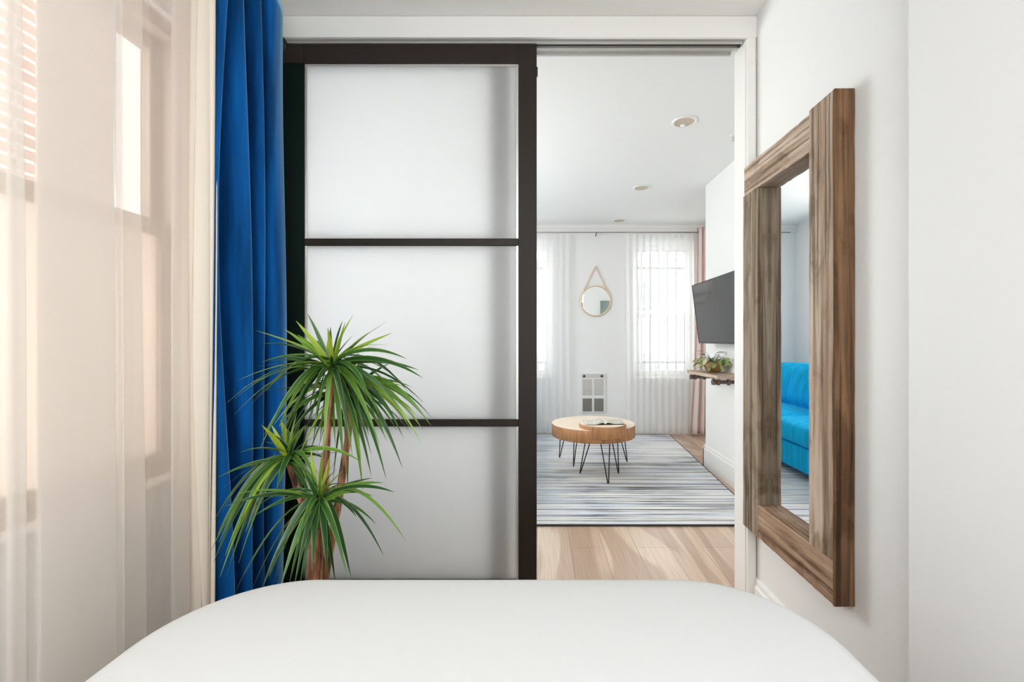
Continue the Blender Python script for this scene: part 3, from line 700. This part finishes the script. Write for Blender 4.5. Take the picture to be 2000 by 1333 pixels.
crown('leaf_crown', (647, 712), Y0, [(578,627),(499,646),(512,672),(511,708),(464,744),(472,760),(511,774),(690,615),(674,630),(754,630),(766,651),(757,675),(755,690),(793,701),(817,723),(826,739),(797,767),(770,767),(644,651),
    (508,878),(530,905),(556,860),(584,905),(610,878),(625,863),(634,884),(671,911),(688,890),(703,857),(742,873),(749,845),(724,783),(655,870),(680,850),(600,850),(545,835),(720,850),(640,640),(575,800),(640,850),(735,820)], 54, 11, 0.30)
crown('leaf_crown', (678, 762), Y0+0.10, [(842,815),(842,832),(821,863),(788,857),(786,915),(754,936),(803,756),(709,959),(679,956),(805,800),(775,830),(700,689),(712,696),(535,830),(568,842),(835,822),(826,840),(810,820),(760,800),(650,940),(725,930),(800,835),(705,900),(560,800),(600,900)], 52, 12, 0.27)
crown('leaf_crown', (565, 892), Y0-0.03, [(428,932),(470,884),(511,831),(548,821),(580,806),(419,1016),(413,1076),(417,1100),(430,1127),(442,1125),(466,1101),(455,1060),(440,1085),(616,944),(598,830),(530,830),(428,1060),(450,1100),(425,1045),(480,1040),(600,920),(540,960),(475,1010),(445,1020),(434,1000)], 26, 13, 0.20)
crown('leaf_crown', (622, 972), Y0-0.09, [(631,878),(607,878),(568,875),(670,920),(749,944),(770,962),(791,1055),(749,1086),(655,1028),(632,1058),(685,1127),(680,1136),(655,1139),(610,1115),(586,1142),(565,1142),(533,1145),(493,1151),(461,1154),(526,1127),(499,1007),(463,965),(442,989),(645,890),(655,900),(575,1145),(548,1148),(512,1150),(600,1146),(640,1130),(592,1130),(480,1120)], 22, 14, 0.22)

# ---------------------------------------------------------------- living room: rug, table, magazine
rt = B(); zr = 0.012
cs = [(-0.95, 2.90), (1.47, 2.895), (1.655, 5.66), (-0.95, 5.66)]
lo = [rt.verts.new((x, y, 0.0005)) for x, y in cs]; hi = [rt.verts.new((x, y, zr)) for x, y in cs]
rt.faces.new(hi); rt.faces.new(lo[::-1])
for k in range(4): rt.faces.new((lo[k], lo[(k+1) % 4], hi[(k+1) % 4], hi[k]))
rug = obj('rug', rt, M['rug']); tag(rug, 'white and charcoal streaky striped area rug under the coffee table', 'rug')
be = B(); 
for a, b in zip(cs, cs[1:]+cs[:1]): tube(be, [(a[0], a[1], 0.007), (b[0], b[1], 0.007)], 0.0068, 8)
tag(obj('binding', be, M['rug_edge'], rug), 'dark bound edge')

ct = thing('coffee_table', 'round two-level wooden coffee table on black hairpin legs', 'table', (0.5, 4.05, zr))
def disc(name, c, r, z0, z1, parent, ang=None):
    bm = B(); lathe(bm, [(0, z0), (r-0.002, z0), (r, z0+0.002), (r, z1-0.003), (r-0.002, z1-0.0005), (r-0.006, z1), (0, z1)], (c[0], c[1], 0), n=72)
    o = obj(name, bm, [M['slab'], M['ply']], parent, bevel=0)
    for p in o.data.polygons:
        if p.normal.z > 0.9: p.material_index = 1
        elif abs(p.normal.z) < 0.5: p.use_smooth = True
    return o
disc('large_top', (0.50, 4.06), 0.372, 0.345, 0.452, ct)
disc('small_top', (0.556, 3.86), 0.200, 0.385, 0.487, ct)
def hairpin(a, b, ft, z0):
    bm = B(); f = Vector((ft[0], ft[1], zr+0.0065)); A, Bv = Vector((*a, z0)), Vector((*b, z0))
    u = (A-f).normalized(); w = (Bv-f).normalized(); e = (A-Bv).normalized()*0.006
    tube(bm, [A, f+u*0.03+e*0.5, f+e*0.6+Vector((0, 0, 0.006)), f, f-e*0.6+Vector((0, 0, 0.006)), f+w*0.03-e*0.5, Bv], 0.0048, 8)
    obj('hairpin_leg', bm, M['black'], ct, smooth=True)
hairpin((0.28, 4.34), (0.22, 4.30), (0.22, 4.52), 0.35)
hairpin((0.30, 3.98), (0.36, 3.92), (0.335, 4.22), 0.35) if False else hairpin((0.335, 4.12), (0.36, 4.05), (0.335, 4.20), 0.35)
hairpin((0.42, 3.86), (0.46, 3.80), (0.375, 3.98), 0.39)
hairpin((0.515, 3.74), (0.60, 3.74), (0.580, 3.70), 0.39)
hairpin((0.625, 3.84), (0.69, 3.90), (0.715, 3.98), 0.39)
hairpin((0.80, 4.18), (0.76, 4.24), (0.865, 4.36), 0.35)
# open magazine
mg = thing('magazine', 'open magazine lying on the small tabletop', 'magazine', (0.575, 3.86, 0.487))
z0 = 0.4875
def page(sgn):
    rows = []
    for j in range(2):
        rows.append([Vector((0.565+sgn*(0.165*i/10), 3.765+0.205*j+(0.565+sgn*0.165*i/10-0.565)*0.15, z0+0.006+0.012*math.exp(-((i/10-0.15)/0.2)**2)+(0.0 if i else -0.005))) for i in range(11)])
    bm = grid(B(), rows); return bm
mb = bx(0.40, 0.73, 3.77, 3.96, z0, z0+0.0035)
obj('cover', mb, M['tvb'], mg)
for s in (-1, 1):
    o = obj('pages', page(s), M['paper'], mg, smooth=True); md = o.modifiers.new('thick', 'SOLIDIFY'); md.thickness = 0.002

# ---------------------------------------------------------------- television, shelf, trailing plant
tv = thing('television', 'flat black television tilted down on the projecting wall', 'television', (1.6, 3.61, 1.43))
th = math.atan2(0.064, 0.52)
xb0, zb0 = 1.454, 1.168
def tvp(u, y, d): # u up along the screen, d behind it
    return Vector((xb0 - math.sin(th)*u + math.cos(th)*d, y, zb0 + math.cos(th)*u + math.sin(th)*d))
def tvbox(u0, u1, y0, y1, d0, d1):
    bm = B(); v = [bm.verts.new(tvp(u, y, d)) for u, y, d in ((u0,y0,d0),(u1,y0,d0),(u1,y1,d0),(u0,y1,d0),(u0,y0,d1),(u1,y0,d1),(u1,y1,d1),(u0,y1,d1))]
    for f in ((0,3,2,1),(4,5,6,7),(0,1,5,4),(1,2,6,5),(2,3,7,6),(3,0,4,7)): bm.faces.new([v[i] for i in f])
    return bm
TH, ya, yb = 0.525, 3.185, 4.06
obj('housing', tvbox(0, TH, ya, yb, 0.002, 0.045), M['tvb'], tv, bevel=0.004)
bz = B()
for a in ((0, 0.018, ya, yb), (TH-0.008, TH, ya, yb), (0.018, TH-0.008, ya, ya+0.008), (0.018, TH-0.008, yb-0.008, yb)):
    q = tvbox(a[0], a[1], a[2], a[3], -0.002, 0.002); me = bpy.data.meshes.new('t'); q.to_mesh(me); q.free(); bz.from_mesh(me); bpy.data.meshes.remove(me)
obj('bezel', bz, M['tvb'], tv)
obj('screen', tvbox(0.018, TH-0.008, ya+0.008, yb-0.008, 0.000, 0.0018), M['screen'], tv)
c1 = tvp(0.26, 3.6, 0.045)
obj('mount', tube(B(), [c1, (1.598, 3.6, 1.42)], 0.03, 10), M['black'], tv)
for yy, zz in ((3.38, 0.96), (3.30, 0.935)):
    cb = B(); tube(cb, [tvp(0.03, yy, 0.03), (1.55, yy, 1.09), (1.57, yy+0.005, 1.02), (1.592, yy, zz)], 0.004, 6)
    tag(obj('cable', cb, M['cable'], tv, smooth=True), 'grey cable')
sh = thing('wall_shelf', 'short wooden shelf on dark pipe brackets below the television', 'shelf', (1.6, 3.735, 0.926))
obj('board', rough_box((1.35, 1.599, 3.40, 4.07, 0.898, 0.926), 8) if False else bx(1.35, 1.599, 3.40, 4.07, 0.900, 0.926), M['shelf'], sh, bevel=0.003)
for yy in (3.47, 3.97):
    pb_ = B(); tube(pb_, [(1.598, yy, 0.872), (1.365, yy, 0.872)], 0.014, 10)
    brk = obj('bracket', pb_, M['pipe'], sh, smooth=True)
    obj('end_cap', lathe(B(), [(0, -0.022), (0.021, -0.022), (0.021, 0.004), (0.016, 0.006), (0, 0.006)], (1.365, yy, 0.872), 'x', 16), M['pipe'], brk)
    obj('flange', lathe(B(), [(0, -0.012), (0.035, -0.012), (0.04, 0), (0, 0)], (1.599, yy, 0.872), 'x', 18), M['pipe'], brk)
    for xx in (1.39, 1.47, 1.55): obj('clamp', bx(xx-0.008, xx+0.008, yy-0.016, yy+0.016, 0.850, 0.900), M['pipe'], brk)
pp = thing('potted_pothos', 'small variegated leafy plant in a brown bowl on the shelf', 'plant', (1.50, 3.80, 0.926))
obj('bowl', lathe(B(), [(0, 0), (0.045, 0), (0.066, 0.020), (0.080, 0.052), (0.078, 0.088), (0.072, 0.088), (0.073, 0.055), (0.055, 0.03), (0, 0.03)], (1.485, 3.80, 0.927)), M['terracotta'], pp, smooth=True)
obj('soil', lathe(B(), [(0, 0.07), (0.073, 0.07), (0.073, 0.075), (0, 0.078)], (1.485, 3.80, 0.927)), M['soil'], pp)
def pothos():
    bm = B(); uvl = bm.loops.layers.uv.new('UVMap'); rnd = random.Random(5)
    for k in range(46):
        a = rnd.uniform(0, 2*PI); r = rnd.uniform(0.05, 0.165); h = rnd.uniform(-0.02, 0.10)*(1 if r < 0.12 else 0.5)
        c = Vector((1.485, 3.80, 1.0))
        tp = c+Vector((math.cos(a)*r, math.sin(a)*r, h))
        if tp.x > 1.585: tp.x = 1.585
        tube(bm, [c, c*0.4+tp*0.6+Vector((0, 0, 0.03)), tp], 0.0012, 4)
        d = (tp-c).normalized(); d.z -= rnd.uniform(0.2, 0.9); d.normalize(); L = rnd.uniform(0.045, 0.075)
        if tp.x+d.x*L > 1.59: d.x = -abs(d.x)
        leafw = L*0.30; n = 6; prev = None; tone = rnd.uniform(0, 1); side = d.cross(Vector((0, 0, 1))).normalized(); nr = side.cross(d)
        for i in range(n+1):
            t = i/n; w = leafw*math.sin(PI*min(1, t*0.94+0.06))**0.8+0.0005; p = tp+d*L*t+nr*(-0.012*t*t)
            vs = [bm.verts.new(p-side*w+nr*w*0.3), bm.verts.new(p), bm.verts.new(p+side*w+nr*w*0.3)]
            if prev:
                for q in (0, 1):
                    f = bm.faces.new((prev[q], prev[q+1], vs[q+1], vs[q]))
                    for lp, u in zip(f.loops, (q*0.5, q*0.5+0.5, q*0.5+0.5, q*0.5)): lp[uvl].uv = (u, tone)
            prev = vs
    return bm
obj('foliage', pothos(), M['pothos'], pp, smooth=True)

# ---------------------------------------------------------------- far wall: round mirror, heater, outlet, curtains
rm = thing('round_mirror', 'round gold rimmed mirror hanging from a strap on the far wall', 'mirror', (0.735, 5.72, 1.69))
rc = Vector((0.735, 5.722, 1.692)); R0 = 0.188
pts = [(rc.x+R0*math.cos(a), rc.y, rc.z+R0*math.sin(a)) for a in [2*PI*k/64 for k in range(65)]]
obj('rim', tube(B(), pts, 0.0095, 8, cap=False), M['gold'], rm, smooth=True)
obj('glass', lathe(B(), [(0, -0.004), (R0, -0.004), (R0, 0.004), (0, 0.004)], rc, 'y', 64), M['mirror'], rm)
ap = rc+Vector((0, 0, 0.437))
for s in (-1, 1):
    obj('strap', tube(B(), [ap+Vector((s*0.004, 0, 0)), (rc.x+s*0.145, rc.y-0.004, rc.z+0.135)], 0.0055, 6), M['strap'], rm)
obj('hook', tube(B(), [(ap.x, 5.738, ap.z), (ap.x, 5.705, ap.z+0.003)], 0.008, 8), M['gold'], rm)
ht = thing('wall_heater', 'white wall heater with four grilles between the windows', 'heater', (0.702, 5.73, 0.28))
obj('body', bx(0.545, 0.86, 5.715, 5.739, 0.275, 0.775), M['winwhite'], ht, bevel=0.004)
obj('control_strip', bx(0.558, 0.847, 5.712, 5.716, 0.715, 0.765), M['alu'], ht)
for xx in (0.59, 0.813): obj('knob', lathe(B(), [(0, -0.02), (0.014, -0.02), (0.017, 0), (0, 0)], (xx, 5.712, 0.738), 'y', 16), M['tvb'], ht)
for (a, b) in ((0.570, 0.690), (0.716, 0.836)):
    for (z0_, z1_, m_) in ((0.495, 0.70, 'alu'), (0.29, 0.455, 'heat_dark')):
        bm = bx(a, b, 5.7135, 5.716, z0_, z1_); n = 9 if m_ == 'alu' else 12
        for k in range(n):
            zz = z0_+(z1_-z0_)*(k+0.5)/n; box(bm, a, b, 5.708, 5.714, zz-0.003, zz+0.003)
        obj('grille', bm, M['heat_dark'] if m_ == 'heat_dark' else M['alu'], ht)
oc = thing('wall_outlet', 'small white wall outlet left of the heater', 'outlet', (0.36, 5.735, 0.38))
obj('plate', bx(0.325, 0.395, 5.733, 5.739, 0.325, 0.44), M['trim'], oc, bevel=0.002)
for zz in (0.355, 0.405): obj('socket', bx(0.345, 0.375, 5.730, 5.734, zz-0.014, zz+0.014), M['winwhite'], oc, bevel=0.002)
r2 = thing('curtain_rod', 'thin dark curtain rod across the living room windows', 'curtain rod', (0.6, 5.62, 2.54))
obj('rod', tube(B(), [(-1.2, 5.62, 2.54), (2.18, 5.62, 2.54)], 0.007, 10), M['rodgrey'], r2, smooth=True)
for xx in (-1.0, 0.735, 2.12):
    obj('bracket', tube(B(), [(xx, 5.739, 2.52), (xx, 5.64, 2.52), (xx, 5.62, 2.53)], 0.006, 8), M['pipe'], r2)
def wave_y(x0, x1, y, amp, n, extra=1.0):
    return [(x0+(x1-x0)*i/(n*4), y+amp*math.sin(2*PI*i/4+0.4), 0) for i in range(n*4+1)]
def curtain_y(label, x0, x1, y, amp, n, mat, z0, z1, seed, group, name='curtain', part='cloth', thick=0.0, flare=0.0):
    t = thing(name, label, 'curtain', ((x0+x1)/2, y, 0), group=group)
    rnd = random.Random(seed); plan = []
    for i in range(n*4+1):
        plan.append(Vector((x0+(x1-x0)*i/(n*4)+rnd.uniform(-0.2, 0.2)*(x1-x0)/(n*4), y+amp*math.sin(PI/2*i)*rnd.uniform(0.7, 1.2), 0)))
    base = resample(plan, n*16); rows = []
    for j in range(31):
        tt = j/30; z = z1+(z0-z1)*tt
        rows.append([Vector((p.x+flare*(tt**1.5)*((p.x-x0)/(x1-x0)-0.75)+0.006*math.sin(tt*5+p.x*9), y+(p.y-y)*(0.8+0.4*tt), z)) for p in base])
    o = obj(part, grid(B(), rows), mat, t, smooth=True)
    if thick: md = o.modifiers.new('t', 'SOLIDIFY'); md.thickness = thick
    return t
curtain_y('white sheer curtain over the right living room window', 1.10, 1.97, 5.665, 0.016, 11, M['sheer_white'], 0.03, 2.53, 3, 'living room sheers', 'sheer_curtain')
curtain_y('white sheer curtain over the left living room window', -0.62, 0.42, 5.665, 0.016, 12, M['sheer_white'], 0.03, 2.53, 6, 'living room sheers', 'sheer_curtain')
pc = curtain_y('dusty pink drape in the corner beside the right window', 1.985, 2.14, 5.585, 0.04, 3, M['pink'], 0.03, 2.60, 8, 'drapes', 'pink_curtain', 'drape', 0.002, flare=0.12)
for xx in (2.0, 2.06, 2.11):
    pts = [(xx, 5.62+0.024*math.cos(a), 2.54+0.024*math.sin(a)) for a in [2*PI*k/18 for k in range(19)]]
    obj('grommet', tube(B(), pts, 0.005, 6, cap=False), M['pipe'], pc)

# ---------------------------------------------------------------- sofa (seen in the wall mirror)
sf = thing('sofa', 'bright blue velvet sofa seen in the wood framed mirror', 'sofa', (-0.78, 4.2, 0))
sx0, sx1, sy0, sy1 = -1.29, -0.27, 3.15, 5.55
obj('base', cushion(sx0, sx1, sy0+0.16, sy1-0.16, 0.075, 0.30, 0.03, 0.0), M['sofa'], sf, smooth=True)
ysm = 4.30
for a, b in ((sy0+0.17, ysm-0.002), (ysm+0.002, sy1-0.17)):
    obj('seat_cushion', cushion(sx0+0.20, sx1+0.02, a, b, 0.295, 0.485, 0.05, 0.012), M['sofa'], sf, smooth=True)
    bm = cushion(-0.11, 0.11, a, b, 0.0, 0.46, 0.09, 0.02)
    bmesh.ops.rotate(bm, verts=bm.verts, cent=(0, (a+b)/2, 0), matrix=Matrix.Rotation(-0.20, 3, 'Y'))
    bmesh.ops.translate(bm, verts=bm.verts, vec=(-0.88, 0, 0.475))
    obj('back_cushion', bm, M['sofa'], sf, smooth=True)
obj('backrest', cushion(sx0, sx0+0.2, sy0+0.1, sy1-0.1, 0.1, 0.80, 0.06, 0.0), M['sofa'], sf, smooth=True)
for a, b in ((sy0, sy0+0.17), (sy1-0.17, sy1)): obj('armrest', cushion(sx0, sx1, a, b, 0.075, 0.62, 0.06, 0.0), M['sofa'], sf, smooth=True)
for lx in (sx0+0.08, sx1-0.08):
    for ly in (sy0+0.08, sy1-0.08): obj('leg', lathe(B(), [(0, 0), (0.014, 0), (0.022, 0.08), (0, 0.08)], (lx, ly, 0.0125 if lx > -0.9 else 0.0), 'z', 12), M['door'], sf)

# ---------------------------------------------------------------- ceiling: recessed lights, sprinkler, added bedroom fill panel
def downlight(x, y, label, bulb):
    t = thing('recessed_light', label, 'ceiling light', (x, y, HB), group='recessed lights along the living room ceiling')
    obj('trim_ring', lathe(B(), [(0.064, 0), (0.084, 0), (0.084, -0.004), (0.075, -0.008), (0.066, -0.006), (0.064, 0)], (x, y, HB), 'z', 48), M['trim'], t, smooth=True)
    obj('reflector', lathe(B(), [(0.066, -0.005), (0.062, -0.003), (0.05, -0.002), (0.0, -0.0015)], (x, y, HB), 'z', 40), M['lamp_in'], t, smooth=True)
    if bulb: obj('bulb', lathe(B(), [(0, -0.012), (0.015, -0.010), (0.022, -0.002), (0, -0.002)], (x+0.006, y+0.046, HB), 'z', 24), M['trim'], t, smooth=True)
downlight(0.985, 3.02, 'nearest and largest recessed ceiling light with its bulb rim showing', True)
downlight(1.0, 4.33, 'middle recessed ceiling light of the three', False)
downlight(0.997, 5.52, 'farthest recessed ceiling light near the cornice', False)
sp = thing('sprinkler_head', 'tiny white sprinkler head on the ceiling by the jamb', 'sprinkler', (1.405, 3.23, HB))
obj('plate', lathe(B(), [(0, 0), (0.03, 0), (0.028, -0.006), (0, -0.008)], (1.405, 3.23, HB), 'z', 20), M['trim'], sp)
obj('nozzle', lathe(B(), [(0.006, 0), (0.006, -0.03), (0.016, -0.032), (0.016, -0.035), (0, -0.036)], (1.405, 3.23, HB), 'z', 16), M['alu'], sp)
def fill_panel(label, x0, x1, y0, y1, col, strength):
    m, nt, b = new_mat('fill_diffuser'); b.inputs['Emission Color'].default_value = (*col, 1); b.inputs['Emission Strength'].default_value = strength
    t = thing('added_fill_panel', label, 'ceiling light', ((x0+x1)/2, (y0+y1)/2, HB))
    fr = B(); w = 0.03
    box(fr, x0, x0+w, y0, y1, HB-0.04, HB); box(fr, x1-w, x1, y0, y1, HB-0.04, HB); box(fr, x0+w, x1-w, y0, y0+w, HB-0.04, HB); box(fr, x0+w, x1-w, y1-w, y1, HB-0.04, HB)
    obj('panel_frame', fr, M['trim'], t)
    obj('diffuser', bx(x0+w, x1-w, y0+w, y1-w, HB-0.032, HB-0.02), m, t)
fill_panel('added wide flush fill light panel on the ceiling over the bed', -0.9, 0.6, -1.5, -0.3, (0.90, 0.96, 1.0), 3.6)  # glowing panel added behind the camera as bedroom fill
# picture on the back of the dividing wall, seen only in the round mirror
pf = thing('framed_picture', 'grey green picture reflected in the round mirror', 'picture', (1.42, YD2, 1.3))
obj('canvas', bx(1.29, 1.58, YD2+0.001, YD2+0.03, 1.30, 2.0), M['art'], pf)
